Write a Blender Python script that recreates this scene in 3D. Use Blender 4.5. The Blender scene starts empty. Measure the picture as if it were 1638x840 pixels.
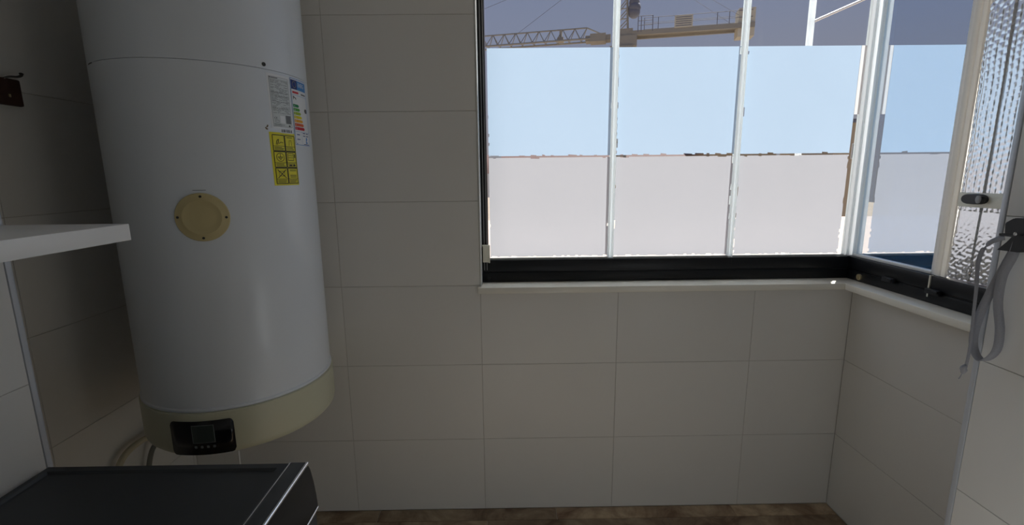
import bpy, bmesh, math, random
from mathutils import Vector, Matrix
from math import sin, cos, radians, pi
random.seed(7)
S = bpy.context.scene
COL = S.collection

# ---------------------------------------------------------------- camera, sky, sun, exposure
cam = bpy.data.cameras.new('camera')
cam.sensor_width = 36.0
cam.lens = 755.677 / 1638 * 36.0
cam.clip_start = 0.02
cam.clip_end = 500
camo = bpy.data.objects.new('camera', cam)
COL.objects.link(camo)
Fw = Vector((0.009137567, 0.982978761, -0.183491852))
Rt = Vector((0.999889214, -0.011138018, -0.009874447))
Up = Vector((0.011750107, 0.183381095, 0.982971635))
CAMP = Vector((0.6931, -1.9223, 1.5048))
camo.matrix_world = Matrix(((Rt.x, Up.x, -Fw.x, CAMP.x), (Rt.y, Up.y, -Fw.y, CAMP.y), (Rt.z, Up.z, -Fw.z, CAMP.z), (0, 0, 0, 1)))
S.camera = camo

W = bpy.data.worlds.new('sky')
S.world = W
W.use_nodes = True
nt = W.node_tree
nt.nodes.clear()
tc = nt.nodes.new('ShaderNodeTexCoord')
sx = nt.nodes.new('ShaderNodeSeparateXYZ')
mr = nt.nodes.new('ShaderNodeMapRange')
mr.inputs[1].default_value = 0.0
mr.inputs[2].default_value = 0.9
cr = nt.nodes.new('ShaderNodeValToRGB')
cr.color_ramp.elements[0].position = 0.0
cr.color_ramp.elements[0].color = (0.30, 0.28, 0.29, 1)
cr.color_ramp.elements[1].position = 1.0
cr.color_ramp.elements[1].color = (0.08, 0.15, 0.36, 1)
e = cr.color_ramp.elements.new(0.30)
e.color = (0.22, 0.245, 0.35, 1)
bg = nt.nodes.new('ShaderNodeBackground')
bg.inputs[1].default_value = 1.0
wo = nt.nodes.new('ShaderNodeOutputWorld')
L = nt.links.new
L(tc.outputs['Generated'], sx.inputs[0])
L(sx.outputs[2], mr.inputs[0])
L(mr.outputs[0], cr.inputs[0])
L(cr.outputs[0], bg.inputs[0])
L(bg.outputs[0], wo.inputs[0])

sun = bpy.data.lights.new('sun', 'SUN')
sun.energy = 11.2
sun.angle = radians(0.6)
sun.color = (1.0, 0.97, 0.93)
suno = bpy.data.objects.new('sun', sun)
COL.objects.link(suno)
SUND = Vector((0.36, 0.45, 0.92)).normalized()
suno.rotation_euler = SUND.to_track_quat('Z', 'Y').to_euler()
suno.location = (3, 6, 10)

FILL_W = (1.75, 1.5)         # glow of two unseen fill globes added below and behind the camera
vs = S.view_settings
vs.view_transform = 'Standard'
vs.look = 'None'
vs.exposure = 0.0
vs.gamma = 1.0
vs.use_curve_mapping = False

# ---------------------------------------------------------------- materials
def pmat(name, col, rough=0.5, metal=0.0, var=0.06, scale=8.0, bump=0.0, bscale=60.0, objvar=0.0, coat=0.0, spec=0.5, stretch=None):
    m = bpy.data.materials.new(name)
    m.use_nodes = True
    t = m.node_tree
    b = t.nodes['Principled BSDF']
    b.inputs['Roughness'].default_value = rough
    b.inputs['Metallic'].default_value = metal
    b.inputs['Coat Weight'].default_value = coat
    b.inputs['Specular IOR Level'].default_value = spec
    c = t.nodes.new('ShaderNodeTexCoord')
    mp = t.nodes.new('ShaderNodeMapping')
    if stretch:
        mp.inputs['Scale'].default_value = stretch
    n = t.nodes.new('ShaderNodeTexNoise')
    n.inputs['Scale'].default_value = scale
    n.inputs['Detail'].default_value = 5
    t.links.new(c.outputs['Object'], mp.inputs[0])
    t.links.new(mp.outputs[0], n.inputs['Vector'])
    mm = t.nodes.new('ShaderNodeMapRange')
    mm.inputs[3].default_value = 1 - var
    mm.inputs[4].default_value = 1 + var
    t.links.new(n.outputs['Fac'], mm.inputs[0])
    hs = t.nodes.new('ShaderNodeHueSaturation')
    hs.inputs['Color'].default_value = (*col, 1)
    if objvar:
        oi = t.nodes.new('ShaderNodeObjectInfo')
        m2 = t.nodes.new('ShaderNodeMapRange')
        m2.inputs[3].default_value = 1 - objvar
        m2.inputs[4].default_value = 1 + objvar
        t.links.new(oi.outputs['Random'], m2.inputs[0])
        mu = t.nodes.new('ShaderNodeMath')
        mu.operation = 'MULTIPLY'
        t.links.new(mm.outputs[0], mu.inputs[0])
        t.links.new(m2.outputs[0], mu.inputs[1])
        t.links.new(mu.outputs[0], hs.inputs['Value'])
    else:
        t.links.new(mm.outputs[0], hs.inputs['Value'])
    t.links.new(hs.outputs[0], b.inputs['Base Color'])
    if bump:
        nb = t.nodes.new('ShaderNodeTexNoise')
        nb.inputs['Scale'].default_value = bscale
        nb.inputs['Detail'].default_value = 3
        t.links.new(mp.outputs[0], nb.inputs['Vector'])
        bp = t.nodes.new('ShaderNodeBump')
        bp.inputs['Strength'].default_value = bump
        bp.inputs['Distance'].default_value = 0.002
        t.links.new(nb.outputs['Fac'], bp.inputs['Height'])
        t.links.new(bp.outputs[0], b.inputs['Normal'])
    return m

M = {}
M['tile'] = pmat('wall_tile_glaze', (0.80, 0.785, 0.745), 0.42, var=0.02, scale=3, bump=0.05, bscale=300, objvar=0.025)
M['grout'] = pmat('grout', (0.58, 0.55, 0.50), 0.9, scale=40)
M['plaster'] = pmat('white_plaster', (0.86, 0.85, 0.82), 0.85, scale=5, bump=0.1)
M['stone'] = pmat('cream_marble', (0.93, 0.90, 0.80), 0.25, var=0.05, scale=9)
M['black'] = pmat('black_aluminium', (0.009, 0.010, 0.012), 0.38, var=0.15, bump=0.03, spec=0.35)
M['black_plastic'] = pmat('black_plastic', (0.012, 0.012, 0.014), 0.45)
M['grey_rubber'] = pmat('grey_seal', (0.33, 0.33, 0.33), 0.6)
M['white_pvc'] = pmat('white_pvc', (0.83, 0.84, 0.82), 0.35)
M['cream_pvc'] = pmat('cream_pvc', (0.80, 0.78, 0.66), 0.35)
M['alu'] = pmat('aluminium_trim', (0.62, 0.65, 0.70), 0.4, metal=0.2)
M['enamel'] = pmat('white_enamel', (0.74, 0.785, 0.835), 0.33, var=0.015, scale=3, coat=0.2)
M['beige'] = pmat('beige_plastic', (0.57, 0.57, 0.43), 0.42, var=0.03)
M['cap'] = pmat('yellowed_plastic', (0.56, 0.47, 0.24), 0.45, var=0.04, scale=20)
M['screen'] = pmat('dark_lcd', (0.05, 0.062, 0.058), 0.15)
M['screen_line'] = pmat('lcd_border', (0.16, 0.18, 0.18), 0.4)
M['panel'] = pmat('black_gloss_panel', (0.006, 0.006, 0.008), 0.18)
M['paper'] = pmat('white_paper', (0.82, 0.84, 0.86), 0.5, var=0.02)
M['paper_grey'] = pmat('silver_paper', (0.62, 0.66, 0.66), 0.4, var=0.03)
M['yellow'] = pmat('yellow_paper', (0.80, 0.72, 0.02), 0.5, var=0.03)
M['ink'] = pmat('black_ink', (0.02, 0.02, 0.02), 0.6)
M['ink_soft'] = pmat('grey_ink', (0.16, 0.17, 0.18), 0.6)
M['ink_blue'] = pmat('blue_ink', (0.05, 0.25, 0.62), 0.5)
M['ink_navy'] = pmat('navy_ink', (0.01, 0.03, 0.20), 0.5)
M['ink_red'] = pmat('red_ink', (0.62, 0.03, 0.05), 0.5)
for nm, c in (('g1', (0.0, 0.23, 0.06)), ('g2', (0.07, 0.36, 0.04)), ('g3', (0.36, 0.52, 0.02)), ('g4', (0.80, 0.70, 0.0)), ('g5', (0.85, 0.40, 0.01)), ('g6', (0.72, 0.12, 0.02)), ('g7', (0.60, 0.01, 0.03))):
    M[nm] = pmat('energy_class_' + nm, c, 0.5)
M['rust'] = pmat('rusty_metal', (0.20, 0.14, 0.07), 0.8, var=0.4, scale=60)
M['shelf'] = pmat('white_laminate', (0.86, 0.86, 0.85), 0.35, var=0.02)
M['wood'] = pmat('red_brown_wood', (0.055, 0.024, 0.016), 0.5, var=0.3, scale=14, stretch=(1, 1, 8))
M['dark_metal'] = pmat('dark_hook_metal', (0.06, 0.055, 0.05), 0.35, metal=0.7)
M['brass'] = pmat('brass_lock', (0.75, 0.66, 0.42), 0.3, metal=0.7)
M['machine'] = pmat('anthracite_paint', (0.036, 0.040, 0.046), 0.40, var=0.06, bump=0.05, bscale=500)
M['machine_top'] = pmat('anthracite_top_panel', (0.040, 0.044, 0.048), 0.5, var=0.10, bump=0.08, bscale=700)
M['chrome'] = pmat('chrome', (0.86, 0.86, 0.88), 0.14, metal=1.0, var=0.01)
M['gloss_black'] = pmat('gloss_black_fascia', (0.010, 0.010, 0.012), 0.2)
M['dark_glass'] = pmat('dark_door_glass', (0.015, 0.016, 0.018), 0.08)
M['strap'] = pmat('grey_webbing', (0.36, 0.365, 0.40), 0.85, var=0.12, scale=300, bump=0.3, bscale=600)
M['hose_cream'] = pmat('cream_hose', (0.62, 0.56, 0.40), 0.5)
M['hose_grey'] = pmat('grey_braided_hose', (0.20, 0.20, 0.18), 0.5, metal=0.3, bump=0.5, bscale=900)
M['cable'] = pmat('white_cable', (0.70, 0.70, 0.68), 0.5)
M['foil'] = pmat('silver_bubble_foil', (0.88, 0.89, 0.92), 0.22, metal=0.95, var=0.03)
M['crane'] = pmat('hazed_yellow_paint', (0.33, 0.30, 0.255), 0.6)  # yellow greyed in the colour itself to suggest distant haze
M['crane_dark'] = pmat('dark_steel', (0.16, 0.16, 0.20), 0.6)
M['concrete'] = pmat('concrete', (0.62, 0.57, 0.47), 0.9, var=0.12)
M['pole'] = pmat('white_painted_steel', (0.82, 0.80, 0.76), 0.4)
M['roof'] = pmat('terracotta_roof', (0.09, 0.032, 0.024), 0.8, var=0.2, scale=4)
M['house_white'] = pmat('white_render', (0.80, 0.79, 0.76), 0.8)
M['house_tan'] = pmat('tan_render', (0.50, 0.40, 0.28), 0.8)
M['window_dark'] = pmat('dark_window', (0.05, 0.06, 0.07), 0.15)
M['bounce_slab'] = pmat('pink_bounce_tile', (0.46, 0.37, 0.31), 0.8, var=0.1, scale=5)
M['ground'] = pmat('dry_ground', (0.30, 0.24, 0.18), 0.95, var=0.3, scale=0.4)
M['door'] = pmat('white_door_paint', (0.72, 0.71, 0.69), 0.4)

def floor_material():
    """mottled brown stone-look tile, each tile a little different"""
    m = pmat('brown_stone_floor', (0.40, 0.30, 0.20), 0.38, var=0.25, scale=22, objvar=0.28, bump=0.06, bscale=90, stretch=(1, 2, 1))
    t = m.node_tree
    c = t.nodes.new('ShaderNodeTexCoord')
    oi = t.nodes.new('ShaderNodeObjectInfo')
    ad = t.nodes.new('ShaderNodeVectorMath')
    sc = t.nodes.new('ShaderNodeVectorMath')
    sc.operation = 'SCALE'
    sc.inputs[3].default_value = 2.3
    t.links.new(oi.outputs['Location'], sc.inputs[0])
    t.links.new(c.outputs['Object'], ad.inputs[0])
    t.links.new(sc.outputs[0], ad.inputs[1])
    n = t.nodes.new('ShaderNodeTexNoise')
    n.inputs['Scale'].default_value = 5.5
    n.inputs['Detail'].default_value = 8
    n.inputs['Roughness'].default_value = 0.65
    n.inputs['Distortion'].default_value = 0.8
    t.links.new(ad.outputs[0], n.inputs['Vector'])
    r = t.nodes.new('ShaderNodeValToRGB')
    r.color_ramp.elements[0].position = 0.36
    r.color_ramp.elements[0].color = (0.18, 0.105, 0.06, 1)
    r.color_ramp.elements[1].position = 0.66
    r.color_ramp.elements[1].color = (0.52, 0.41, 0.275, 1)
    t.links.new(n.outputs['Fac'], r.inputs[0])
    hs = [q for q in t.nodes if q.bl_idname == 'ShaderNodeHueSaturation'][0]
    t.links.new(r.outputs[0], hs.inputs['Color'])
    return m
M['floor'] = floor_material()

def glass_material(name, refl, tint=(0.97, 0.985, 0.98), rcol=(0.97, 0.98, 1.0)):
    """thin clear or half-mirrored pane"""
    m = bpy.data.materials.new(name)
    m.use_nodes = True
    t = m.node_tree
    t.nodes.clear()
    tr = t.nodes.new('ShaderNodeBsdfTransparent')
    tr.inputs[0].default_value = (*tint, 1)
    gl = t.nodes.new('ShaderNodeBsdfGlossy')
    gl.inputs['Roughness'].default_value = 0.0
    gl.inputs['Color'].default_value = (*rcol, 1)
    mx = t.nodes.new('ShaderNodeMixShader')
    o = t.nodes.new('ShaderNodeOutputMaterial')
    if refl is None:
        lw = t.nodes.new('ShaderNodeLayerWeight')
        pw = t.nodes.new('ShaderNodeMath')
        pw.operation = 'POWER'
        pw.inputs[1].default_value = 5.0
        ma = t.nodes.new('ShaderNodeMath')
        ma.operation = 'MULTIPLY_ADD'
        ma.inputs[1].default_value = 0.8
        ma.inputs[2].default_value = 0.03
        t.links.new(lw.outputs['Facing'], pw.inputs[0])
        t.links.new(pw.outputs[0], ma.inputs[0])
        t.links.new(ma.outputs[0], mx.inputs[0])
    else:
        mx.inputs[0].default_value = refl
    t.links.new(tr.outputs[0], mx.inputs[1])
    t.links.new(gl.outputs[0], mx.inputs[2])
    t.links.new(mx.outputs[0], o.inputs[0])
    return m
M['glass'] = glass_material('clear_glass', None)
M['mirror_glass'] = glass_material('reflective_coated_glass', 0.86, (0.28, 0.55, 0.85), (0.86, 0.93, 1.0))

def film_material(name, col, blur):
    """frosted privacy film: scatters daylight through, keeps a blurred view of outdoors"""
    m = bpy.data.materials.new(name)
    m.use_nodes = True
    t = m.node_tree
    t.nodes.clear()
    c = t.nodes.new('ShaderNodeTexCoord')
    n = t.nodes.new('ShaderNodeTexNoise')
    n.inputs['Scale'].default_value = 2.5
    n.inputs['Detail'].default_value = 3
    t.links.new(c.outputs['Object'], n.inputs['Vector'])
    mm = t.nodes.new('ShaderNodeMapRange')
    mm.inputs[3].default_value = 0.97
    mm.inputs[4].default_value = 1.03
    t.links.new(n.outputs['Fac'], mm.inputs[0])
    hs = t.nodes.new('ShaderNodeHueSaturation')
    hs.inputs['Color'].default_value = (*col, 1)
    t.links.new(mm.outputs[0], hs.inputs['Value'])
    tl = t.nodes.new('ShaderNodeBsdfTranslucent')
    t.links.new(hs.outputs[0], tl.inputs[0])
    rf = t.nodes.new('ShaderNodeBsdfRefraction')
    rf.inputs['Roughness'].default_value = 0.55
    rf.inputs['IOR'].default_value = 1.25
    t.links.new(hs.outputs[0], rf.inputs[0])
    mx = t.nodes.new('ShaderNodeMixShader')
    mx.inputs[0].default_value = blur
    o = t.nodes.new('ShaderNodeOutputMaterial')
    t.links.new(tl.outputs[0], mx.inputs[1])
    t.links.new(rf.outputs[0], mx.inputs[2])
    t.links.new(mx.outputs[0], o.inputs[0])
    return m
M['film_up'] = film_material('frosted_film_sky_tint', (0.370, 0.485, 0.62), 0.15)  # blue of the sky light is tinted into the upper sheets
M['tape'] = film_material('white_tape', (0.62, 0.63, 0.63), 0.1)
M['film_low'] = film_material('frosted_film', (0.39, 0.40, 0.435), 0.15)
def strip_material(name, col, tr):
    m = bpy.data.materials.new(name)
    m.use_nodes = True
    t = m.node_tree
    b = t.nodes['Principled BSDF']
    b.inputs['Base Color'].default_value = (*col, 1)
    b.inputs['Roughness'].default_value = 0.3
    n = t.nodes.new('ShaderNodeTexNoise')
    n.inputs['Scale'].default_value = 30
    bp = t.nodes.new('ShaderNodeBump')
    bp.inputs['Strength'].default_value = 0.01
    t.links.new(n.outputs['Fac'], bp.inputs['Height'])
    t.links.new(bp.outputs[0], b.inputs['Normal'])
    tl = t.nodes.new('ShaderNodeBsdfTranslucent')
    tl.inputs[0].default_value = (*col, 1)
    mx = t.nodes.new('ShaderNodeMixShader')
    mx.inputs[0].default_value = tr
    t.links.new(b.outputs[0], mx.inputs[1])
    t.links.new(tl.outputs[0], mx.inputs[2])
    t.links.new(mx.outputs[0], t.nodes['Material Output'].inputs[0])
    return m
M['strip'] = strip_material('translucent_profile', (0.93, 0.97, 0.985), 0.72)
M['cream_strip'] = strip_material('cream_translucent_profile', (0.98, 0.97, 0.89), 0.75)
def emis(name, col, s):
    m = bpy.data.materials.new(name)
    m.use_nodes = True
    t = m.node_tree
    t.nodes.clear()
    em = t.nodes.new('ShaderNodeEmission')
    em.inputs[0].default_value = (*col, 1)
    em.inputs[1].default_value = s
    o = t.nodes.new('ShaderNodeOutputMaterial')
    t.links.new(em.outputs[0], o.inputs[0])
    return m

# ---------------------------------------------------------------- mesh helpers
def finish(name, bm, mat, parent=None, smooth=False):
    me = bpy.data.meshes.new(name)
    bm.normal_update()
    bm.to_mesh(me)
    bm.free()
    for mm in (mat if isinstance(mat, (list, tuple)) else [mat]):
        me.materials.append(mm)
    if smooth:
        for p in me.polygons:
            p.use_smooth = True
        if smooth != 'all':
            me.set_sharp_from_angle(angle=radians(35))
    o = bpy.data.objects.new(name, me)
    COL.objects.link(o)
    if parent is not None:
        o.parent = parent
        # every parent here is unrotated: parts are given in world space
        w = parent
        off = Vector((0, 0, 0))
        while w is not None:
            off += w.location
            w = w.parent
        for v in me.vertices:
            v.co -= off
    return o

def empty(name, loc, label, cat, group=None):
    o = bpy.data.objects.new(name, None)
    o.empty_display_size = 0.05
    o.location = loc
    COL.objects.link(o)
    o['label'] = label
    o['category'] = cat
    if group:
        o['group'] = group
    return o

def tag(o, label, cat, group=None):
    o['label'] = label
    o['category'] = cat
    if group:
        o['group'] = group
    return o

def box(bm, x0, x1, y0, y1, z0, z1, bev=0.0, mi=0):
    v = [bm.verts.new((x, y, z)) for x in (x0, x1) for y in (y0, y1) for z in (z0, z1)]
    fs = [bm.faces.new([v[i] for i in q]) for q in ((0, 1, 3, 2), (4, 6, 7, 5), (0, 4, 5, 1), (2, 3, 7, 6), (0, 2, 6, 4), (1, 5, 7, 3))]
    for f in fs:
        f.material_index = mi
    if bev:
        es = list({e for f in fs for e in f.edges})
        bmesh.ops.bevel(bm, geom=es, offset=bev, segments=2, profile=0.5, affect='EDGES')
    return v

def bx(name, x0, x1, y0, y1, z0, z1, mat, parent=None, bev=0.0):
    bm = bmesh.new()
    box(bm, x0, x1, y0, y1, z0, z1, bev)
    return finish(name, bm, mat, parent, smooth=bool(bev))

def struct(o):
    o['kind'] = 'structure'
    return o

def frame_of(d):
    d = d.normalized()
    a = Vector((0, 0, 1)) if abs(d.z) < 0.9 else Vector((1, 0, 0))
    u = d.cross(a).normalized()
    return u, d.cross(u).normalized()

def rod(bm, a, b, r, n=6, mi=0):
    a = Vector(a)
    b = Vector(b)
    u, w = frame_of(b - a)
    ra = [bm.verts.new(a + (u * cos(2 * pi * i / n) + w * sin(2 * pi * i / n)) * r) for i in range(n)]
    rb = [bm.verts.new(b + (u * cos(2 * pi * i / n) + w * sin(2 * pi * i / n)) * r) for i in range(n)]
    fs = [bm.faces.new((ra[i], ra[(i + 1) % n], rb[(i + 1) % n], rb[i])) for i in range(n)]
    fs += [bm.faces.new(ra[::-1]), bm.faces.new(rb)]
    for f in fs:
        f.material_index = mi

def smooth_path(pts, k=6):
    P = [Vector(p) for p in pts]
    out = []
    for i in range(len(P) - 1):
        p0 = P[max(i - 1, 0)]
        p1, p2 = P[i], P[i + 1]
        p3 = P[min(i + 2, len(P) - 1)]
        for j in range(k):
            t = j / k
            out.append(0.5 * ((2 * p1) + (p2 - p0) * t + (2 * p0 - 5 * p1 + 4 * p2 - p3) * t * t + (3 * p1 - p0 - 3 * p2 + p3) * t ** 3))
    out.append(P[-1])
    return out

def tube(bm, pts, r, n=10, k=6):
    P = smooth_path(pts, k)
    rings = []
    u = None
    for i, p in enumerate(P):
        d = (P[min(i + 1, len(P) - 1)] - P[max(i - 1, 0)]).normalized()
        if u is None:
            u, w = frame_of(d)
        u = (u - d * u.dot(d)).normalized()
        w = d.cross(u)
        rr = r(i / (len(P) - 1)) if callable(r) else r
        rings.append([bm.verts.new(p + (u * cos(2 * pi * j / n) + w * sin(2 * pi * j / n)) * rr) for j in range(n)])
    for a, b in zip(rings, rings[1:]):
        for j in range(n):
            bm.faces.new((a[j], a[(j + 1) % n], b[(j + 1) % n], b[j]))
    bm.faces.new(rings[0][::-1])
    bm.faces.new(rings[-1])

def lathe(bm, prof, cx, cy, n=96, mi=0):
    """profile of (radius, z) turned about a vertical axis"""
    rings = []
    for r, z in prof:
        if r < 1e-6:
            rings.append([bm.verts.new((cx, cy, z))])
        else:
            rings.append([bm.verts.new((cx + r * sin(2 * pi * i / n), cy - r * cos(2 * pi * i / n), z)) for i in range(n)])
    for a, b in zip(rings, rings[1:]):
        for i in range(n):
            j = (i + 1) % n
            q = []
            for v in ((a[i % len(a)]), a[j % len(a)], b[j % len(b)], b[i % len(b)]):
                if v not in q:
                    q.append(v)
            if len(q) > 2:
                bm.faces.new(q).material_index = mi

# ---------------------------------------------------------------- room shell
TH, TW = 0.35, 0.578         # tile height, width
HC = 2.80                    # ceiling
XL, XPL, XPR, XR = -0.70, -0.39, 1.84, 2.148
YE_L, YE_R, YB = -0.90, -0.835, -3.1
G = 0.0009                   # half joint
TT = 0.0022                  # how far tiles stand proud of the backing
tile_cache = {}

def tile(parent, axis, plane, sign, a0, a1, z0, z1):
    """one tile on a wall: axis 'y' faces -y (plane y), axis 'x' faces sign*x; a = the running coordinate"""
    w, h = a1 - a0 - 2 * G, z1 - z0 - 2 * G
    if w < 0.004 or h < 0.004:
        return
    key = (axis, round(w, 4), round(h, 4), sign)
    if key not in tile_cache:
        bm = bmesh.new()
        c = 0.0008
        def P(u, v, d):
            return (u, d, v) if axis == 'y' else (-sign * d, u, v)
        lo = [bm.verts.new(P(u, v, 0.0020)) for u, v in ((0, 0), (w, 0), (w, h), (0, h))]
        up = [bm.verts.new(P(u, v, c)) for u, v in ((0, 0), (w, 0), (w, h), (0, h))]
        tp = [bm.verts.new(P(u, v, 0)) for u, v in ((c, c), (w - c, c), (w - c, h - c), (c, h - c))]
        for i in range(4):
            j = (i + 1) % 4
            bm.faces.new((lo[i], lo[j], up[j], up[i]))
            bm.faces.new((up[i], up[j], tp[j], tp[i]))
        bm.faces.new(tp)
        bm.faces.new(lo[::-1])
        bmesh.ops.recalc_face_normals(bm, faces=bm.faces)
        me = bpy.data.meshes.new('tile')
        bm.to_mesh(me)
        bm.free()
        me.materials.append(M['tile'])
        tile_cache[key] = me
    o = bpy.data.objects.new('tile', tile_cache[key])
    COL.objects.link(o)
    o.parent = parent
    j = random.uniform(-0.0002, 0.0002)
    o.location = (a0 + G, plane + j, z0 + G) if axis == 'y' else (plane + j, a0 + G, z0 + G)

def tiled(parent, axis, plane, sign, a0, a1, z0, z1, start, step=TW):
    k = math.floor((a0 - start) / step + 1e-6)
    while start + k * step < a1 - 1e-6:
        u0, u1 = max(a0, start + k * step), min(a1, start + (k + 1) * step)
        r = math.floor(z0 / TH + 1e-6)
        while r * TH < z1 - 1e-6:
            v0, v1 = max(z0, r * TH), min(z1, (r + 1) * TH)
            tile(parent, axis, plane, sign, u0, u1, v0, v1)
            r += 1
        k += 1

ZS0, ZS1 = 1.018, 1.045      # sill slab
ZW = 2.70                    # window head
bm = bmesh.new()
box(bm, XL - 0.2, 0.578, TT, 0.20, 0, HC)
box(bm, 0.578, XR + 0.2, TT, 0.20, 0, ZS0)
box(bm, 0.578, XR + 0.2, TT, 0.20, ZW, HC)
wb = struct(finish('wall_back', bm, M['grout']))
tiled(wb, 'y', 0, 1, XL, 0.578, 0, HC, 0)
tiled(wb, 'y', 0, 1, 0.578, XR, 0, ZS0, 0)
tiled(wb, 'y', 0, 1, 0.578, XR, ZW, HC, 0)

bm = bmesh.new()
box(bm, XR + TT, XR + 0.2, YE_R, TT, 0, ZS0)
box(bm, XR + TT, XR + 0.2, YE_R, TT, ZW, HC)
wr = struct(finish('wall_right', bm, M['grout']))
tiled(wr, 'x', XR, -1, YE_R, 0, 0, ZS0, 0)
tiled(wr, 'x', XR, -1, YE_R, 0, ZW, HC, 0)

bm = bmesh.new()
box(bm, XL - 0.2, XL - TT, YE_L, TT, 0, HC)
wl = struct(finish('wall_left', bm, M['grout']))
tiled(wl, 'x', XL, 1, YE_L, 0, 0, HC, -0.02)

# the two piers the camera looks out between
bm = bmesh.new()
box(bm, XL - 0.2, XPL - TT, YB, YE_L, 0, HC)
pl = struct(finish('wall_left_pier', bm, M['grout']))
tiled(pl, 'x', XPL, 1, YB, YE_L - 0.012, 0, HC, YE_L)
bm = bmesh.new()
box(bm, XPR + TT, XR + 0.2, YB, YE_R, 0, HC)
pr = struct(finish('wall_right_pier', bm, M['grout']))
tiled(pr, 'x', XPR, -1, YB, YE_R - 0.012, 0, HC, YE_R)
struct(bx('trim_1', XPL - 0.012, XPL + 0.0015, YE_L - 0.0115, YE_L + 0.0015, 0, HC, M['alu'], None, 0.0012))
struct(bx('trim_2', XPR - 0.0015, XPR + 0.012, YE_R - 0.0115, YE_R + 0.0015, 0, HC, M['alu'], None, 0.0012))
struct(bx('wall_rear', XL - 0.2, XR + 0.2, YB - 0.1, YB, 0, HC, M['plaster']))
struct(bx('ceiling', XL - 0.2, XR + 0.2, YB - 0.1, 0.20, HC, HC + 0.1, M['plaster']))
d = struct(bx('door_1', 0.3, 1.15, YB, YB + 0.035, 0.012, 2.05, M['door'], None, 0.003))
bm = bmesh.new()
rod(bm, (1.08, YB + 0.03, 1.0), (1.08, YB + 0.085, 1.0), 0.009, 10)
rod(bm, (1.085, YB + 0.08, 1.0), (0.96, YB + 0.08, 1.0), 0.009, 10)
finish('door_handle', bm, M['chrome'], d, True)

# floor of stone planks
fl = struct(bx('floor', XL - 0.2, XR + 0.2, YB - 0.1, 0.2, -0.1, -0.004, M['grout']))
pk = {}
PW, PL_ = 0.20, 0.80
row = 0
y1 = 0.0
while y1 > YB:
    y0 = max(YB, y1 - (0.075 if row == 0 else PW))
    x = XL - (row * 0.31) % PL_
    lim0, lim1 = (XL, XR) if y0 > -0.85 else ((XPL, XPR) if y1 <= -0.9 else (XL, XR))
    while x < lim1:
        x0, x1 = max(x, lim0), min(x + PL_, lim1)
        x += PL_
        if x1 - x0 < 0.01:
            continue
        key = (round(x1 - x0, 4), round(y1 - y0, 4))
        if key not in pk:
            bm = bmesh.new()
            box(bm, 0.001, key[0] - 0.001, 0.001, key[1] - 0.001, -0.0038, 0.0, 0.0006)
            me = bpy.data.meshes.new('floor_tile')
            bm.to_mesh(me)
            bm.free()
            me.materials.append(M['floor'])
            pk[key] = me
        o = bpy.data.objects.new('floor_tile', pk[key])
        COL.objects.link(o)
        o.parent = fl
        o.location = (x0, y0, 0)
    y1 = y0
    row += 1

# ---------------------------------------------------------------- windows
YF, XF = 0.075, 2.172        # faces of the black bottom rails
YG, XG = 0.100, 2.200        # glass planes
ZR = 1.143                   # top of the bottom rail
XJ = 0.590                   # left jamb
def ragged(a, b, fixed, amp, horiz, sgn, dens):
    """points along one edge of a film sheet, with small nicks and peeled bits; sgn = inward"""
    out = [a]
    n = int(abs(b - a) / 0.012)
    t = 0
    while t < n:
        u = a + (b - a) * (t + 0.5) / n
        if random.random() < dens:
            run = random.choice((1, 1, 2, 3))
            dep = random.uniform(0.3, 1.0) * amp
            u2 = a + (b - a) * min(t + 0.5 + run, n - 0.2) / n
            out += [(u, 0), (u, dep), (u2, dep * random.uniform(0.5, 1)), (u2, 0)]
            t += run + 1
        else:
            t += 1
    pts = []
    for q in out[1:]:
        off = fixed + sgn * q[1]
        pts.append((q[0], off) if horiz else (off, q[0]))
    return pts

def film(name, parent, x0, x1, z0, z1, y, mat, dens=(0.1, 0.1, 0.1, 0.1), amp=0.006):
    """flat adhesive sheet; dens = how nicked the bottom, right, top and left edges are"""
    p = [(x0, z0)] + ragged(x0, x1, z0, amp, True, 1, dens[0])
    p += [(x1, z0)] + ragged(z0, z1, x1, amp, False, -1, dens[1])
    p += [(x1, z1)] + ragged(x1, x0, z1, amp, True, -1, dens[2])
    p += [(x0, z1)] + ragged(z1, z0, x0, amp, False, 1, dens[3])
    bm = bmesh.new()
    vs_ = [bm.verts.new((u, y, v)) for u, v in p]
    f = bm.faces.new(vs_)
    f.normal_update()
    if f.normal.y > 0:
        f.normal_flip()
    bmesh.ops.triangulate(bm, faces=[f], ngon_method='EAR_CLIP')
    return finish(name, bm, mat, parent)

# back window: black track, three frameless panes, clear joint strips
bm = bmesh.new()
box(bm, XJ, XF + 0.05, YF, YF + 0.09, ZS1 + 0.001, 1.089, 0.002)
box(bm, XJ, XF + 0.05, YF + 0.006, YF + 0.09, 1.0885, 1.0955)
box(bm, XJ, XF + 0.05, YF, YF + 0.05, 1.095, ZR, 0.002)
w1 = struct(finish('window_1', bm, M['black'], None, True))
bx('head_rail', XJ, XF + 0.05, YF, YF + 0.09, ZW - 0.07, ZW - 0.001, M['black'], w1, 0.002)
bm = bmesh.new()
box(bm, XJ - 0.006, XJ + 0.020, YF + 0.002, YF + 0.09, ZS1 + 0.001, ZW - 0.001)
finish('side_rail', bm, M['black'], w1)
for xx in (0.5925, 0.6035):
    bx('brush_seal', xx, xx + 0.0025, YF - 0.003, YF + 0.0015, ZS1 + 0.055, ZW - 0.07, M['grey_rubber'], w1)
bx('jamb_trim', 0.5795, 0.5835, -0.004, YF + 0.08, ZS1 + 0.001, ZW - 0.001, M['white_pvc'], w1)
bx('jamb_lining', 0.5786, 0.5796, -0.001, YF + 0.12, ZS1 + 0.001, ZW - 0.001, M['tile'], w1)
bm = bmesh.new()
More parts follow.
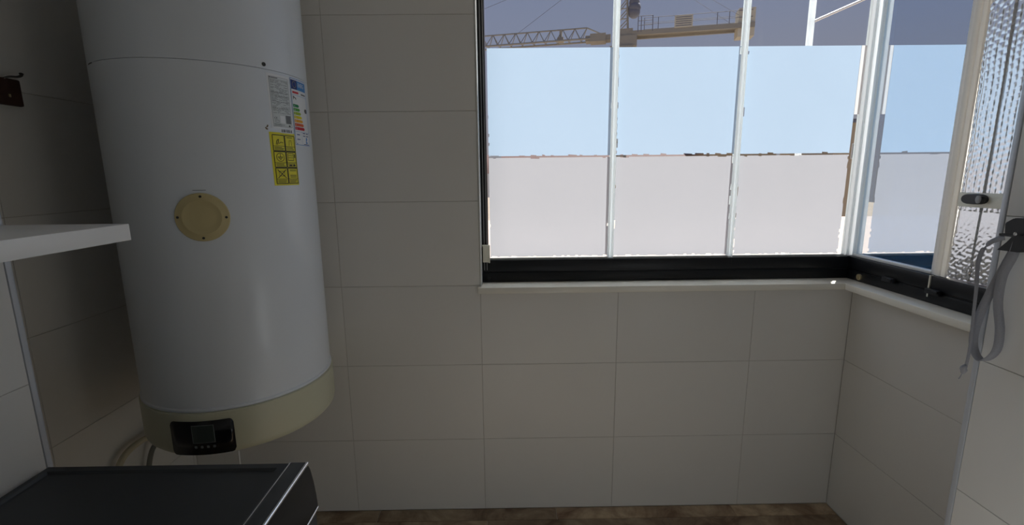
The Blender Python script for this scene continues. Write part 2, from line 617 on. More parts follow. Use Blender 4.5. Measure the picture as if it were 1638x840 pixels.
box(bm, 0.588, 0.6135, YF - 0.020, YF - 0.002, 1.137, 1.208, 0.002)
box(bm, 0.586, 0.616, YF - 0.022, YF - 0.001, 1.206, 1.211, 0.001)
box(bm, 0.612, 0.618, YF - 0.024, YF + 0.004, 1.135, 1.210, 0.001)
finish('pane_bracket', bm, M['cream_pvc'], w1, True)['label'] = 'cream plastic bracket'
for xx in (1.139, 1.660):
    bx('rail_joint', xx - 0.001, xx + 0.001, YF - 0.0006, YF + 0.01, 1.096, ZR + 0.0005, M['black_plastic'], w1)
bm = bmesh.new()
rod(bm, (0.612, YF - 0.004, 1.066), (0.612, YF + 0.002, 1.066), 0.008, 16)
finish('rail_plug', bm, M['black_plastic'], w1, True)
# the bottom white bead under each pane
panes = ((0.618, 1.1275), (1.1505, 1.6475), (1.6725, 2.158))
for i, (a, b) in enumerate(panes):
    g = bx('glass_pane', a, b, YG, YG + 0.008, ZR + 0.003, ZW - 0.07, M['glass'], w1)
    bx('glazing_bead', a, b, YG - 0.010, YG - 0.001, ZR + 0.0005, ZR + 0.0065, M['white_pvc'], g)
    lo0 = ZR + 0.010
    x1 = b - (0.024 if i == 2 else 0.001)
    film('frosted_film', g, a + 0.001, x1, lo0, 1.5725, YG - 0.0012, M['film_low'], (0.35, 0.10, 0.06, 0.10))
    film('frosted_film', g, a + 0.001, x1, 1.5795, 2.003, YG - 0.0012, M['film_up'], (0.18, 0.04, 0.0, 0.45 if i == 1 else 0.08))
    if i == 2:
        film('edge_tape', g, x1 + 0.001, b - 0.001, 1.735, 2.003, YG - 0.0012, M['tape'], (0, 0, 0, 0))
for xx in (1.139, 1.660):
    bm = bmesh.new()
    box(bm, xx - 0.0125, xx - 0.0045, YG - 0.006, YG + 0.013, ZR + 0.001, ZW - 0.07, 0.002)
    box(bm, xx + 0.0045, xx + 0.0125, YG - 0.006, YG + 0.013, ZR + 0.001, ZW - 0.07, 0.002)
    box(bm, xx - 0.0047, xx + 0.0047, YG + 0.001, YG + 0.006, ZR + 0.001, ZW - 0.07)
    finish('joint_strip', bm, M['strip'], w1, True)
# corner posts
bm = bmesh.new()
for a, b, c, dd in ((2.158, 2.172, YG - 0.004, YG + 0.012), (2.175, 2.182, YG - 0.008, YG + 0.010), (2.185, 2.206, YG - 0.004, YG + 0.014)):
    box(bm, a, b, c, dd, ZR + 0.001, ZW - 0.07, 0.0015)
box(bm, XG - 0.008, XG + 0.010, YG - 0.026, YG - 0.010, ZR + 0.001, ZW - 0.07, 0.002)
finish('corner_post', bm, M['strip'], w1, True)
bm = bmesh.new()
for a in (2.1722, 2.1822):
    box(bm, a, a + 0.0028, YG + 0.001, YG + 0.008, ZR + 0.001, ZW - 0.07)
finish('corner_seal', bm, M['grey_rubber'], w1)
sl = bx('window_sill', 0.568, XR + 0.10, -0.022, 0.13, ZS0, ZS1, M['stone'], w1, 0.003)

# right window: reflective pane, cream mullion, foil covered pane
YN = YE_R - 0.05
bm = bmesh.new()
box(bm, XF, XF + 0.09, YN, YF + 0.001, ZS1 + 0.001, 1.086, 0.002)
box(bm, XF + 0.006, XF + 0.09, YN, YF, 1.0855, 1.0935)
box(bm, XF, XF + 0.05, -0.318, YF + 0.001, 1.093, ZR, 0.002)
box(bm, XF + 0.002, XF + 0.05, YN, -0.324, 1.093, ZR - 0.001, 0.002)
w2 = struct(finish('window_2', bm, M['black'], None, True))
bx('head_rail', XF, XF + 0.09, YN, YF, ZW - 0.07, ZW - 0.001, M['black'], w2, 0.002)
g = bx('glass_pane', XG, XG + 0.008, -0.302, YG - 0.012, ZR + 0.003, ZW - 0.07, M['mirror_glass'], w2)
g['label'] = 'half mirrored pane'
bx('glazing_bead', XG - 0.014, XG - 0.0005, -0.305, YG - 0.02, ZR + 0.0005, ZR + 0.011, M['white_pvc'], g, 0.002)
bm = bmesh.new()
box(bm, XG - 0.010, XG + 0.012, -0.318, -0.300, ZR - 0.001, ZW - 0.07, 0.003)
box(bm, XG - 0.014, XG + 0.012, -0.338, -0.318, ZR - 0.001, ZW - 0.07, 0.003)
box(bm, XG - 0.010, XG + 0.012, -0.356, -0.338, ZR - 0.001, ZW - 0.07, 0.003)
bm.normal_update()
bmesh.ops.delete(bm, geom=[f for f in bm.faces if f.normal.x > 0.9], context='FACES_ONLY')      # a channel, open to the outside
finish('mullion', bm, M['cream_strip'], w2, True)
bx('rail_joint', XF - 0.001, XF + 0.012, -0.3235, -0.3185, 1.066, ZR, M['cream_pvc'], w2)
bm = bmesh.new()
rod(bm, (XF - 0.006, 0.002, 1.066), (XF + 0.001, 0.002, 1.066), 0.013, 20)
box(bm, XF - 0.0085, XF - 0.006, 0.0005, 0.0035, 1.058, 1.074)
finish('rail_lock', bm, M['brass'], w2, True)['label'] = 'round brass lock'
for yy, zz in ((-0.150, 1.094), (-0.345, 1.094)):
    bm = bmesh.new()
    box(bm, XF - 0.012, XF + 0.001, yy - 0.030, yy + 0.026, zz - 0.014, zz + 0.004, 0.002)
    box(bm, XF - 0.020, XF - 0.011, yy - 0.030, yy - 0.008, zz - 0.008, zz + 0.003, 0.002)
    finish('rail_latch', bm, M['black_plastic'], w2, True)
bx('window_sill', 2.095, 2.2, YE_R + 0.002, -0.0225, ZS0, ZS1, M['stone'], w2, 0.003)
def foil_height(y, z):
    """bubbles: woven lozenges at the top, upright strings of pads, crumpled at the foot"""
    if z > 1.985:
        a = abs(sin(pi * (y / 0.030 + z / 0.036 + 0.15 * sin(z * 50))))
        b = abs(sin(pi * (y / 0.030 - z / 0.036 + 0.15 * sin(z * 37 + y * 40))))
        return 0.0036 * (a * b) ** 0.45
    if z > 1.375:
        cy = y / 0.0175 + 0.10 * sin(z * 33)
        k = math.floor(cy)
        cz = z / 0.0205 + 0.37 * k + 0.15 * sin(k * 5.1 + z * 40)
        return 0.0034 * abs(sin(pi * cy)) ** 0.55 * (0.45 + 0.55 * abs(sin(pi * cz)) ** 0.5)
    t = min((1.375 - z) / 0.16, 1)
    w = z / 0.0150 + 0.75 * sin(y * 88 + z * 45) + 0.45 * sin(y * 210 - z * 130 + 1.3) + 0.3 * sin(y * 390 + z * 260)
    v = y / 0.026 + 0.5 * sin(z * 150 + y * 60)
    return 0.0034 * (0.25 + 0.75 * t) * (0.65 * abs(sin(pi * w * 0.5)) ** 0.7 + 0.35 * abs(sin(pi * v)))
bm = bmesh.new()
NY, NZ = 150, 520
ya, yb, za, zb = YE_R + 0.01, -0.357, ZR + 0.002, ZW - 0.072
vg = []
for j in range(NZ + 1):
    z = za + (zb - za) * j / NZ
    r = []
    for i in range(NY + 1):
        y = ya + (yb - ya) * i / NY
        x = XG - foil_height(y, z) + 0.002 * sin(z * 7 + y * 9)
        if abs(y + 0.435) < 0.0019:
            x = XG + 0.006
        r.append(bm.verts.new((x, y, z)))
    vg.append(r)
for j in range(NZ):
    for i in range(NY):
        bm.faces.new((vg[j][i], vg[j + 1][i], vg[j + 1][i + 1], vg[j][i + 1]))
back = [[bm.verts.new((XG + 0.009, y, z)) for y in (ya, yb)] for z in (za, zb)]
bm.faces.new((back[0][0], back[0][1], back[1][1], back[1][0]))
finish('foil_pane', bm, M['foil'], w2, 'all')['label'] = 'silver embossed foil pane'
bx('lock_band', XG - 0.0075, XG - 0.0035, ya, -0.357, 1.386, 1.432, M['cream_pvc'], w2, 0.001)
bm = bmesh.new()
N = 20
ring = []
for k, (sc, x) in enumerate(((1.0, XG - 0.007), (1.0, XG - 0.019), (0.86, XG - 0.024))):
    r = []
    for i in range(N):
        a = 2 * pi * i / N
        yy = cos(a)
        yy = math.copysign(min(abs(yy) ** 0.6, 1), yy) * 0.040 * sc
        r.append(bm.verts.new((x, -0.418 + yy, 1.4125 + sin(a) * 0.0165 * sc)))
    ring.append(r)
for a, b in zip(ring, ring[1:]):
    for i in range(N):
        bm.faces.new((a[i], a[(i + 1) % N], b[(i + 1) % N], b[i]))
bm.faces.new(ring[0][::-1])
bm.faces.new(ring[-1])
hd = finish('lock_handle', bm, M['black_plastic'], w2, True)
bm = bmesh.new()
lathe(bm, [(0.0, -0.003), (0.0125, -0.003), (0.0125, 0.001), (0.009, 0.003), (0.0, 0.003)], 0, 0, 20)
for v in bm.verts:
    v.co = Vector((XG - 0.0255 - v.co.z, -0.442 + v.co.x * 0.7, 1.4125 + v.co.y))
finish('key_barrel', bm, M['grey_rubber'], hd, True)

# ---------------------------------------------------------------- water heater
CX, CY, RB = -0.238, -0.352, 0.285
def CP(phi, z, r=RB):
    a = radians(phi)
    return Vector((CX + r * sin(a), CY - r * cos(a), z))
wh = empty('water_heater', (CX, CY, 0.69), 'tall white electric storage water heater hanging on the tiled wall above the washing machine', 'water heater')
bm = bmesh.new()
lathe(bm, [(0.0, 0.818), (RB, 0.818), (RB, 0.830), (RB + 0.0035, 0.832), (RB + 0.0035, 0.838), (RB, 0.841), (RB, 1.8055), (RB - 0.002, 1.8060), (0.0, 1.8060)], CX, CY)
finish('body', bm, M['enamel'], wh, True)
bm = bmesh.new()
lathe(bm, [(0.0, 1.8062), (RB - 0.0015, 1.8065), (RB, 1.8070), (RB, 2.22), (RB - 0.02, 2.265), (RB - 0.08, 2.30), (0.0, 2.315)], CX, CY)
up_ = finish('upper_shell', bm, M['enamel'], wh, True)
bm = bmesh.new()
RR = 0.292
lathe(bm, [(0.0, 0.688), (RR - 0.030, 0.688), (RR - 0.012, 0.692), (RR - 0.003, 0.702), (RR, 0.716), (RR, 0.826), (RR - 0.004, 0.829), (0.0, 0.829)], CX, CY)
finish('bottom_cover', bm, M['beige'], wh, True)
for z0_, z1_ in ((1.95, 2.05), (1.05, 1.12)):
    bx('wall_bracket', CX - 0.14, CX + 0.14, CY + RB - 0.04, -0.002, z0_, z1_, M['dark_metal'], wh)

def curved_plate(bm, p0, p1, z0, z1, r0, r1, corner=0.0, n=24, mi=0):
    """plate lying on the drum between two angles, with rounded corners"""
    out = []
    pc = math.degrees(corner / RB)
    if corner:
        for cx, cz, a0 in ((p1 - pc, z1 - corner, 0), (p0 + pc, z1 - corner, 90), (p0 + pc, z0 + corner, 180), (p1 - pc, z0 + corner, 270)):
            for k in range(6):
                a = radians(a0 + 18 * k)
                out.append((cx + pc * cos(a), cz + corner * sin(a)))
    cols = []
    for i in range(n + 1):
        p = p0 + (p1 - p0) * i / n
        e = 0
        if corner:
            dd = min(p - p0, p1 - p)
            if dd < pc:
                e = corner - math.sqrt(max(corner ** 2 - (corner * (1 - dd / pc)) ** 2, 0))
        cols.append([bm.verts.new(CP(p, zz, rr)) for zz, rr in ((z0 + e, r0), (z0 + e, r1), (z1 - e, r1), (z1 - e, r0))])
    for a, b in zip(cols, cols[1:]):
        for k in range(4):
            bm.faces.new((a[k], b[k], b[(k + 1) % 4], a[(k + 1) % 4])).material_index = mi
    bm.faces.new(cols[0]).material_index = mi
    bm.faces.new(cols[-1][::-1]).material_index = mi

bm = bmesh.new()
curved_plate(bm, -12.4, 22.6, 0.699, 0.805, RR - 0.003, RR + 0.0025, 0.012, 44)
cpn = finish('control_panel', bm, M['panel'], wh, 'all')
bm = bmesh.new()
curved_plate(bm, 0.4, 12.5, 0.737, 0.793, RR + 0.002, RR + 0.0031, 0, 12)
finish('display_frame', bm, M['screen_line'], cpn)
bm = bmesh.new()
curved_plate(bm, 0.75, 12.15, 0.7385, 0.7915, RR + 0.002, RR + 0.0035, 0, 12)
finish('display', bm, M['screen'], cpn)
for k in range(4):
    bm = bmesh.new()
    p = 1.0 + 3.3 * k
    curved_plate(bm, p, p + 1.5, 0.7205, 0.7285, RR + 0.002, RR + 0.0032, 0.002, 8)
    finish('touch_button', bm, M['screen_line'], cpn)
    
# round cover cap with four screws
def disc_on_drum(bm, phi, z, prof, n=48, wrap=True):
    rings = []
    a = radians(phi)
    nrm = Vector((sin(a), -cos(a), 0))
    tan = Vector((cos(a), sin(a), 0))
    for r, h in prof:
        if r < 1e-6:
            rings.append([bm.verts.new(CP(phi, z, RB + h))])
        else:
            q = []
            for i in range(n):
                t = 2 * pi * i / n
                u, v = r * cos(t), r * sin(t)
                if wrap:
                    q.append(bm.verts.new(CP(phi + math.degrees(u / RB), z + v, RB + h)))
                else:
                    q.append(bm.verts.new(CP(phi, z + v, RB + h) + tan * u))
            rings.append(q)
    for A, B in zip(rings, rings[1:]):
        for i in range(n):
            j = (i + 1) % n
            q = []
            for v in (A[i % len(A)], A[j % len(A)], B[j % len(B)], B[i % len(B)]):
                if v not in q:
                    q.append(v)
            if len(q) > 2:
                bm.faces.new(q)
bm = bmesh.new()
disc_on_drum(bm, 20.0, 1.3975, [(0.066, -0.004), (0.066, 0.003), (0.064, 0.0055), (0.049, 0.0065), (0.047, 0.0075), (0.046, 0.0075), (0.041, 0.0045), (0.030, 0.004), (0, 0.004)])
cap = finish('cover_cap', bm, M['cap'], wh, True)
cap['label'] = 'round yellowed cap with four screws'
for ang in (88, 178, 268, 358):
    bm = bmesh.new()
    u, v = 0.0565 * cos(radians(ang)), 0.0565 * sin(radians(ang))
    disc_on_drum(bm, 20.0 + math.degrees(u / RB), 1.3975 + v, [(0.0034, 0.005), (0.0034, 0.0072), (0.002, 0.0078), (0, 0.0072)], 12)
    finish('screw', bm, M['ink'], cap, True)
bm = bmesh.new()
disc_on_drum(bm, 59.7, 1.8185, [(0.0055, -0.001), (0.0055, 0.002), (0.004, 0.003), (0.002, 0.0028), (0, 0.0018)], 16)
finish('screw', bm, M['ink'], up_, True)
bm = bmesh.new()
curved_plate(bm, 17.0, 23.2, 1.4702, 1.4716, RB - 0.001, RB + 0.0004, 0, 6)
finish('scribed_mark', bm, M['ink_soft'], wh)
bm = bmesh.new()
for k in range(7):
    disc_on_drum(bm, 57.6 + random.uniform(-0.9, 0.9), 1.6455 + random.uniform(-0.006, 0.006), [(0.0022, -0.0005), (0.0018, 0.0012), (0, 0.0015)], 8)
finish('rust_spot', bm, M['rust'], wh)
bm = bmesh.new()
curved_plate(bm, -40.5, -34.5, 1.8045, 1.8068, RB - 0.002, RB + 0.0006, 0, 6)
finish('open_seam', bm, M['ink'], wh)

class Label:
    """flat print on a sheet bent round the drum; u in 0..1 left to right, v in 0..1 top to bottom"""
    def __init__(s, name, p0, p1, z0, z1, mat, lab, skew=0.0):
        s.p0, s.p1, s.z0, s.z1, s.skew = p0, p1, z0, z1, skew
        bm = bmesh.new()
        s.grid(bm, 0, 0, 1, 1, 0.0006, 12)
        s.o = finish(name, bm, mat, wh, 'all')
        s.o['label'] = lab
        s.b = {}
    def P(s, u, v, h):
        return CP(s.p0 + (s.p1 - s.p0) * u + s.skew * v, s.z1 + (s.z0 - s.z1) * v, RB + h)
    def grid(s, bm, u0, v0, u1, v1, h, n=2):
        c = []
        for i in range(n + 1):
            u = u0 + (u1 - u0) * i / n
            c.append((bm.verts.new(s.P(u, v0, h)), bm.verts.new(s.P(u, v1, h))))
        for a, b in zip(c, c[1:]):
            bm.faces.new((a[1], b[1], b[0], a[0]))
    def bmh(s, mat):
        return s.b.setdefault(mat, bmesh.new())
    def rect(s, mat, u0, v0, u1, v1, h=0.0010):
        s.grid(s.bmh(mat), u0, v0, u1, v1, h, max(1, math.ceil((u1 - u0) * (s.p1 - s.p0) / 1.5)))
    def poly(s, mat, pts, h=0.0011):
        b = s.bmh(mat)
        f = b.faces.new([b.verts.new(s.P(u, v, h)) for u, v in pts])
        f.normal_update()
        c = f.calc_center_median()
        if f.normal.dot(Vector((c.x - CX, c.y - CY, 0))) < 0:
            f.normal_flip()
    def line(s, mat, a, b, w=0.02, h=0.0012, asp=None):
        asp = asp or ((s.p1 - s.p0) * pi / 180 * RB) / (s.z1 - s.z0)
        k = math.ceil(abs(b[0] - a[0]) * (s.p1 - s.p0) / 1.6)
        if k > 1:
            pt = lambda t: (a[0] + (b[0] - a[0]) * t / k, a[1] + (b[1] - a[1]) * t / k)
            for i in range(k):
                s.line(mat, pt(i), pt(i + 1), w, h, asp)
            return
        dx, dy = (b[0] - a[0]) * asp, b[1] - a[1]
        l = math.hypot(dx, dy) or 1
        nx, ny = -dy / l * w / 2 / asp, dx / l * w / 2
        s.poly(mat, [(a[0] + nx, a[1] + ny), (b[0] + nx, b[1] + ny), (b[0] - nx, b[1] - ny), (a[0] - nx, a[1] - ny)], h)
    def frame(s, mat, u0, v0, u1, v1, w=0.012):
        for a, b in (((u0, v0), (u1, v0)), ((u1, v0), (u1, v1)), ((u1, v1), (u0, v1)), ((u0, v1), (u0, v0))):
            s.line(mat, a, b, w)
    def text(s, mat, string, u, v, height, h=0.0013, squash=1.0):
        cu = bpy.data.curves.new('text', 'FONT')
        cu.body = string
        ob = bpy.data.objects.new('text', cu)
        COL.objects.link(ob)
        dg = bpy.context.evaluated_depsgraph_get()
        me = bpy.data.meshes.new_from_object(ob.evaluated_get(dg))
        asp = ((s.p1 - s.p0) * pi / 180 * RB) / (s.z1 - s.z0)
        b = s.bmh(mat)
        vv = [b.verts.new(s.P(u + q.co.x * height / asp * squash, v - q.co.y * height, h)) for q in me.vertices]
        for p in me.polygons:
            try:
                b.faces.new([vv[i] for i in p.vertices])
            except ValueError:
                pass
        bpy.data.objects.remove(ob)
        bpy.data.curves.remove(cu)
        bpy.data.meshes.remove(me)
    def done(s):
        for mat, b in s.b.items():
            finish('print', b, M[mat], s.o)

# rating plate: grey table of small print
lb = Label('rating_label', 60.4, 76.4, 1.6455, 1.7975, M['paper'], 'white rating label full of small print', 0.6)
lb.rect('paper_grey', 0.08, 0.07, 0.95, 0.96, 0.0008)
lb.frame('ink_soft', 0.08, 0.05, 0.95, 0.965, 0.006)
lb.line('ink_soft', (0.08, 0.10), (0.95, 0.10), 0.004)
lb.rect('ink', 0.10, 0.058, 0.14, 0.078)
lb.rect('ink_soft', 0.16, 0.06, 0.46, 0.076)
rr = random.Random(3)
for k in range(30):
    v = 0.115 + k * 0.0205
    u = 0.12
    while u < 0.84:
        ln = rr.uniform(0.04, 0.20)
        if rr.random() < 0.72:
            lb.rect('ink_soft', u, v, min(u + ln, 0.92), v + 0.007)
        u += ln + 0.03
for v in (0.33, 0.40, 0.50, 0.62):
    lb.line('ink_soft', (0.1, v), (0.93, v), 0.005)
lb.text('ink', 'CE', 0.14, 0.83, 0.055)
lb.frame('ink_soft', 0.18, 0.85, 0.33, 0.89, 0.006)
lb.rect('paper', 0.40, 0.76, 0.62, 0.90, 0.0011)
lb.rect('ink_soft', 0.66, 0.745, 0.92, 0.90)
lb.rect('ink', 0.78, 0.925, 0.86, 0.955)
for k in range(3):
    lb.rect('ink_soft', 0.12, 0.915 + 0.014 * k, 0.12 + rr.uniform(0.3, 0.5), 0.921 + 0.014 * k)
lb.done()
lb = Label('barcode_label', 66.3, 76.6, 1.6325, 1.6445, M['paper'], 'small white barcode sticker', 0.0)
for k in range(22):
    if k % 5 != 3:
        lb.rect('ink', 0.08 + k * 0.038, 0.12, 0.08 + k * 0.038 + rr.choice((0.012, 0.02, 0.026)), 0.80)
lb.done()
# energy label
lb = Label('energy_label', 77.8, 97.2, 1.600, 1.801, M['paper'], 'energy rating label with coloured arrows', 0.2)
lb.frame('ink_blue', 0.02, 0.01, 0.98, 0.99, 0.008)
lb.rect('ink_navy', 0.04, 0.03, 0.36, 0.165)
lb.rect('ink_blue', 0.36, 0.03, 0.97, 0.165)
lb.text('paper', 'ENERG', 0.41, 0.115, 0.085, squash=0.75)
for k in range(12):
    a = 2 * pi * k / 12
    lb.rect('g4', 0.20 + 0.09 * cos(a) - 0.008, 0.097 + 0.045 * sin(a) - 0.004, 0.20 + 0.09 * cos(a) + 0.008, 0.097 + 0.045 * sin(a) + 0.004, 0.0014)
lb.rect('ink_red', 0.08, 0.195, 0.42, 0.225)
lb.rect('ink_soft', 0.58, 0.205, 0.93, 0.225)
lb.line('ink_blue', (0.04, 0.25), (0.96, 0.25), 0.004)
lb.line('ink', (0.10, 0.265), (0.10, 0.315), 0.012)
lb.line('ink', (0.10, 0.275), (0.24, 0.300), 0.014)
lb.line('ink', (0.22, 0.295), (0.24, 0.318), 0.012)
for k in range(7):
    v0 = 0.385 + k * 0.056
    u1 = 0.38 + k * 0.045
    lb.grid(lb.bmh('g%d' % (k + 1)), 0.06, v0, u1 - 0.05, v0 + 0.044, 0.0011, 8)
    lb.poly('g%d' % (k + 1), [(u1 - 0.05, v0), (u1, v0 + 0.022), (u1 - 0.05, v0 + 0.044)])
    lb.text('paper', 'ABCDEFG'[k], 0.10, v0 + 0.036, 0.036, 0.0015)
lb.poly('ink', [(0.74, 0.455), (0.78, 0.425), (0.94, 0.425), (0.94, 0.485), (0.78, 0.485)], 0.0014)
lb.text('paper', 'C', 0.82, 0.473, 0.045, 0.0015)
lb.line('ink_blue', (0.04, 0.79), (0.96, 0.79), 0.003)
lb.line('ink_blue', (0.40, 0.79), (0.40, 0.98), 0.003)
for u, v in ((0.12, 0.83), (0.12, 0.90), (0.48, 0.80), (0.72, 0.80), (0.48, 0.84), (0.72, 0.84)):
    lb.rect('ink_navy', u, v, u + 0.17, v + 0.012)
lb.poly('ink_blue', [(0.70, 0.86), (0.80, 0.88), (0.72, 0.93), (0.84, 0.95), (0.66, 0.965), (0.68, 0.91)])
lb.rect('ink_navy', 0.08, 0.965, 0.13, 0.978)
lb.rect('ink_navy', 0.5, 0.97, 0.93, 0.980)
lb.done()
# yellow warning label, six pictograms
lb = Label('warning_label', 58.7, 77.6, 1.479, 1.6335, M['yellow'], 'yellow warning label with six pictograms', 0.4)
for c in (0, 1):
    for r_ in (0, 1, 2):
        u0, u1 = (0.09, 0.52) if c == 0 else (0.545, 0.96)
        v0 = 0.05 + r_ * 0.31
        lb.frame('ink', u0, v0, u1, v0 + 0.295, 0.014)
        lb.line('ink', (u0, v0 + 0.205), (u1, v0 + 0.205), 0.007)
        for k in range(3):
            lb.rect('ink', u0 + 0.04, v0 + 0.222 + 0.022 * k, u1 - rr.uniform(0.04, 0.12), v0 + 0.231 + 0.022 * k)
def curve_line(mat, pts, w):
    for a, b in zip(pts, pts[1:]):
        lb.line(mat, a, b, w)
curve_line('ink', [(0.20, 0.23), (0.24, 0.15), (0.30, 0.13), (0.29, 0.18), (0.24, 0.23)], 0.012)
curve_line('ink', [(0.30, 0.21), (0.38, 0.18), (0.46, 0.19)], 0.010)
curve_line('ink', [(0.70, 0.24), (0.72, 0.14), (0.80, 0.14), (0.82, 0.24)], 0.008)
lb.rect('ink', 0.62, 0.08, 0.86, 0.092)
curve_line('ink', [(0.305 + 0.14 * cos(2 * pi * k / 20), 0.465 + 0.078 * sin(2 * pi * k / 20)) for k in range(21)], 0.010)
lb.line('ink', (0.305, 0.40), (0.305, 0.46), 0.012)
for k, w in enumerate((0.10, 0.065, 0.03)):
    lb.line('ink', (0.305 - w, 0.462 + 0.022 * k), (0.305 + w, 0.462 + 0.022 * k), 0.011)
lb.frame('ink', 0.60, 0.39, 0.84, 0.52, 0.010)
for v in (0.43, 0.47):
    lb.line('ink', (0.62, v), (0.82, v), 0.008)
lb.rect('ink', 0.88, 0.40, 0.92, 0.47)
for k in range(2):
    lb.poly('ink', [(0.62 + 0.16 * k, 0.625), (0.69 + 0.16 * k, 0.595), (0.76 + 0.16 * k, 0.625)])
lb.line('ink', (0.15, 0.70), (0.46, 0.86), 0.014)
lb.line('ink', (0.46, 0.70), (0.15, 0.86), 0.014)
lb.frame('ink', 0.20, 0.73, 0.40, 0.82, 0.007)
for v in (0.70, 0.72, 0.80, 0.82, 0.84):
    lb.rect('ink', 0.62, v, 0.90, v + 0.008)
lb.done()

# ---------------------------------------------------------------- pipes under the heater
bm = bmesh.new()
tube(bm, [(-0.40, -0.26, 0.676), (-0.44, -0.25, 0.62), (-0.56, -0.26, 0.575), (-0.655, -0.285, 0.552), (-0.665, -0.35, 0.553), (-0.665, -0.41, 0.535), (-0.665, -0.435, 0.48), (-0.665, -0.44, 0.30), (-0.66, -0.44, 0.012)], 0.011)
tag(finish('water_hose', bm, M['hose_cream'], None, True), 'cream flexible hose curving down from under the water heater', 'hose')
bm = bmesh.new()
tube(bm, [(-0.36, -0.20, 0.678), (-0.38, -0.20, 0.63), (-0.54, -0.22, 0.57), (-0.645, -0.26, 0.52), (-0.66, -0.30, 0.46), (-0.66, -0.31, 0.36), (-0.66, -0.31, 0.012)], 0.009)
tag(finish('braided_hose', bm, M['hose_grey'], None, True), 'dark grey braided hose just right of the cream hose', 'hose')
bm = bmesh.new()
tube(bm, [CP(22.5, 0.686, 0.272), CP(22.4, 0.64, 0.274), CP(21.5, 0.56, 0.27), CP(20.5, 0.45, 0.262), CP(19, 0.25, 0.262), CP(18, 0.012, 0.262)], 0.0028, 8)
tag(finish('power_cord', bm, M['cable'], None, True), 'thin white cord hanging under the right corner of the black control panel', 'cord')
sk = empty('wall_plug', (XL, -0.215, 0.545), 'small black plug on the left wall beside the heater bottom', 'plug')
bx('plug_body', XL + 0.0005, XL + 0.030, -0.240, -0.190, 0.512, 0.578, M['black_plastic'], sk, 0.004)
bm = bmesh.new()
rod(bm, (XL + 0.028, -0.215, 0.545), (XL + 0.046, -0.215, 0.545), 0.014, 14)
finish('plug_cap', bm, M['black_plastic'], sk, True)

# ---------------------------------------------------------------- shelf and key hook on the left
sh = empty('wall_shelf', (XPL, -1.2, 1.372), 'thick white laminate shelf on the left pier above the washing machine', 'shelf')
bx('board', XPL + 0.001, -0.125, -1.75, -0.893, 1.3725, 1.408, M['shelf'], sh, 0.0012)
for yy in (-1.05, -1.6):
    bm = bmesh.new()
    box(bm, XPL + 0.001, -0.20, yy - 0.012, yy + 0.012, 1.3685, 1.3725)
    box(bm, XPL + 0.001, XPL + 0.005, yy - 0.012, yy + 0.012, 1.25, 1.3725)
    finish('bracket', bm, M['white_pvc'], sh)
kh = empty('key_hook', (XL, -0.52, 1.745), 'red-brown wooden plaque with a small metal hook on the left wall', 'hook')
bm = bmesh.new()
box(bm, XL + 0.0005, XL + 0.014, -0.585, -0.4925, 1.708, 1.781, 0.004)
finish('plaque', bm, M['wood'], kh, True)
bm = bmesh.new()
tube(bm, [(XL + 0.010, -0.535, 1.779), (XL + 0.018, -0.525, 1.785), (XL + 0.024, -0.510, 1.787), (XL + 0.026, -0.500, 1.792), (XL + 0.025, -0.497, 1.798)], lambda t: 0.0028 + 0.0025 * t ** 3, 10)
finish('hook', bm, M['dark_metal'], kh, True)
bx('peg', XL + 0.013, XL + 0.017, -0.533, -0.529, 1.730, 1.738, M['brass'], kh)

# ---------------------------------------------------------------- washing machine
MX0, MX1, MY0, MY1 = -0.378, 0.222, -1.52, -0.920
wm = empty('washing_machine', ((MX0 + MX1) / 2, (MY0 + MY1) / 2, 0.0), 'anthracite front loading washing machine with chrome edge strip below the shelf', 'washing machine')
bm = bmesh.new()
box(bm, MX0 + 0.004, MX1, MY0, MY1, 0.02, 0.822, 0.004)
finish('cabinet', bm, M['machine'], wm, True)
bm = bmesh.new()
# top: frame with a sunken middle
def ring_top(bm, x0, x1, y0, y1, z0, z1, il, ir, ib, iff, dep):
    o = [(x0, y0), (x1, y0), (x1, y1), (x0, y1)]
    i = [(x0 + il, y0 + iff), (x1 - ir, y0 + iff), (x1 - ir, y1 - ib), (x0 + il, y1 - ib)]
    s = 0.004
    k = [(i[0][0] + s, i[0][1] + s), (i[1][0] - s, i[1][1] + s), (i[2][0] - s, i[2][1] - s), (i[3][0] + s, i[3][1] - s)]
    A = [bm.verts.new((*p, z0)) for p in o]
    B = [bm.verts.new((*p, z1 - 0.004)) for p in o]
    c = 0.004
    o2 = [(x0 + c, y0 + c), (x1 - c, y0 + c), (x1 - c, y1 - c), (x0 + c, y1 - c)]
    B2 = [bm.verts.new((*p, z1)) for p in o2]
    C = [bm.verts.new((*p, z1)) for p in i]
    D = [bm.verts.new((*p, z1 - dep)) for p in k]
    for P, Q in ((A, B), (B, B2), (B2, C), (C, D)):
        for n in range(4):
            m_ = (n + 1) % 4
            bm.faces.new((P[n], P[m_], Q[m_], Q[n]))
    bm.faces.new(A[::-1])
    return D
D = ring_top(bm, MX0, 0.1815, MY0, MY1, 0.823, 0.850, 0.016, 0.022, 0.020, 0.012, 0.006)
bm.faces.new(D)
finish('top_panel', bm, M['machine_top'], wm, True)
bm = bmesh.new()
box(bm, 0.1835, 0.2175, MY0, MY1, 0.822, 0.8505, 0.002)
finish('front_cap', bm, M['machine'], wm, True)
bx('seam_strip', 0.1815, 0.1840, MY0 + 0.002, MY1 - 0.002, 0.835, 0.8513, M['chrome'], wm)
bm = bmesh.new()
rod(bm, (0.2195, MY0, 0.8465), (0.2195, MY1, 0.8465), 0.0042, 12)
ch = finish('chrome_strip', bm, M['chrome'], wm, True)
bm = bmesh.new()
prof = [(0.2165, 0.8425), (0.2215, 0.842), (0.226, 0.830), (0.231, 0.80), (0.2345, 0.765), (0.236, 0.735), (0.2165, 0.735)]
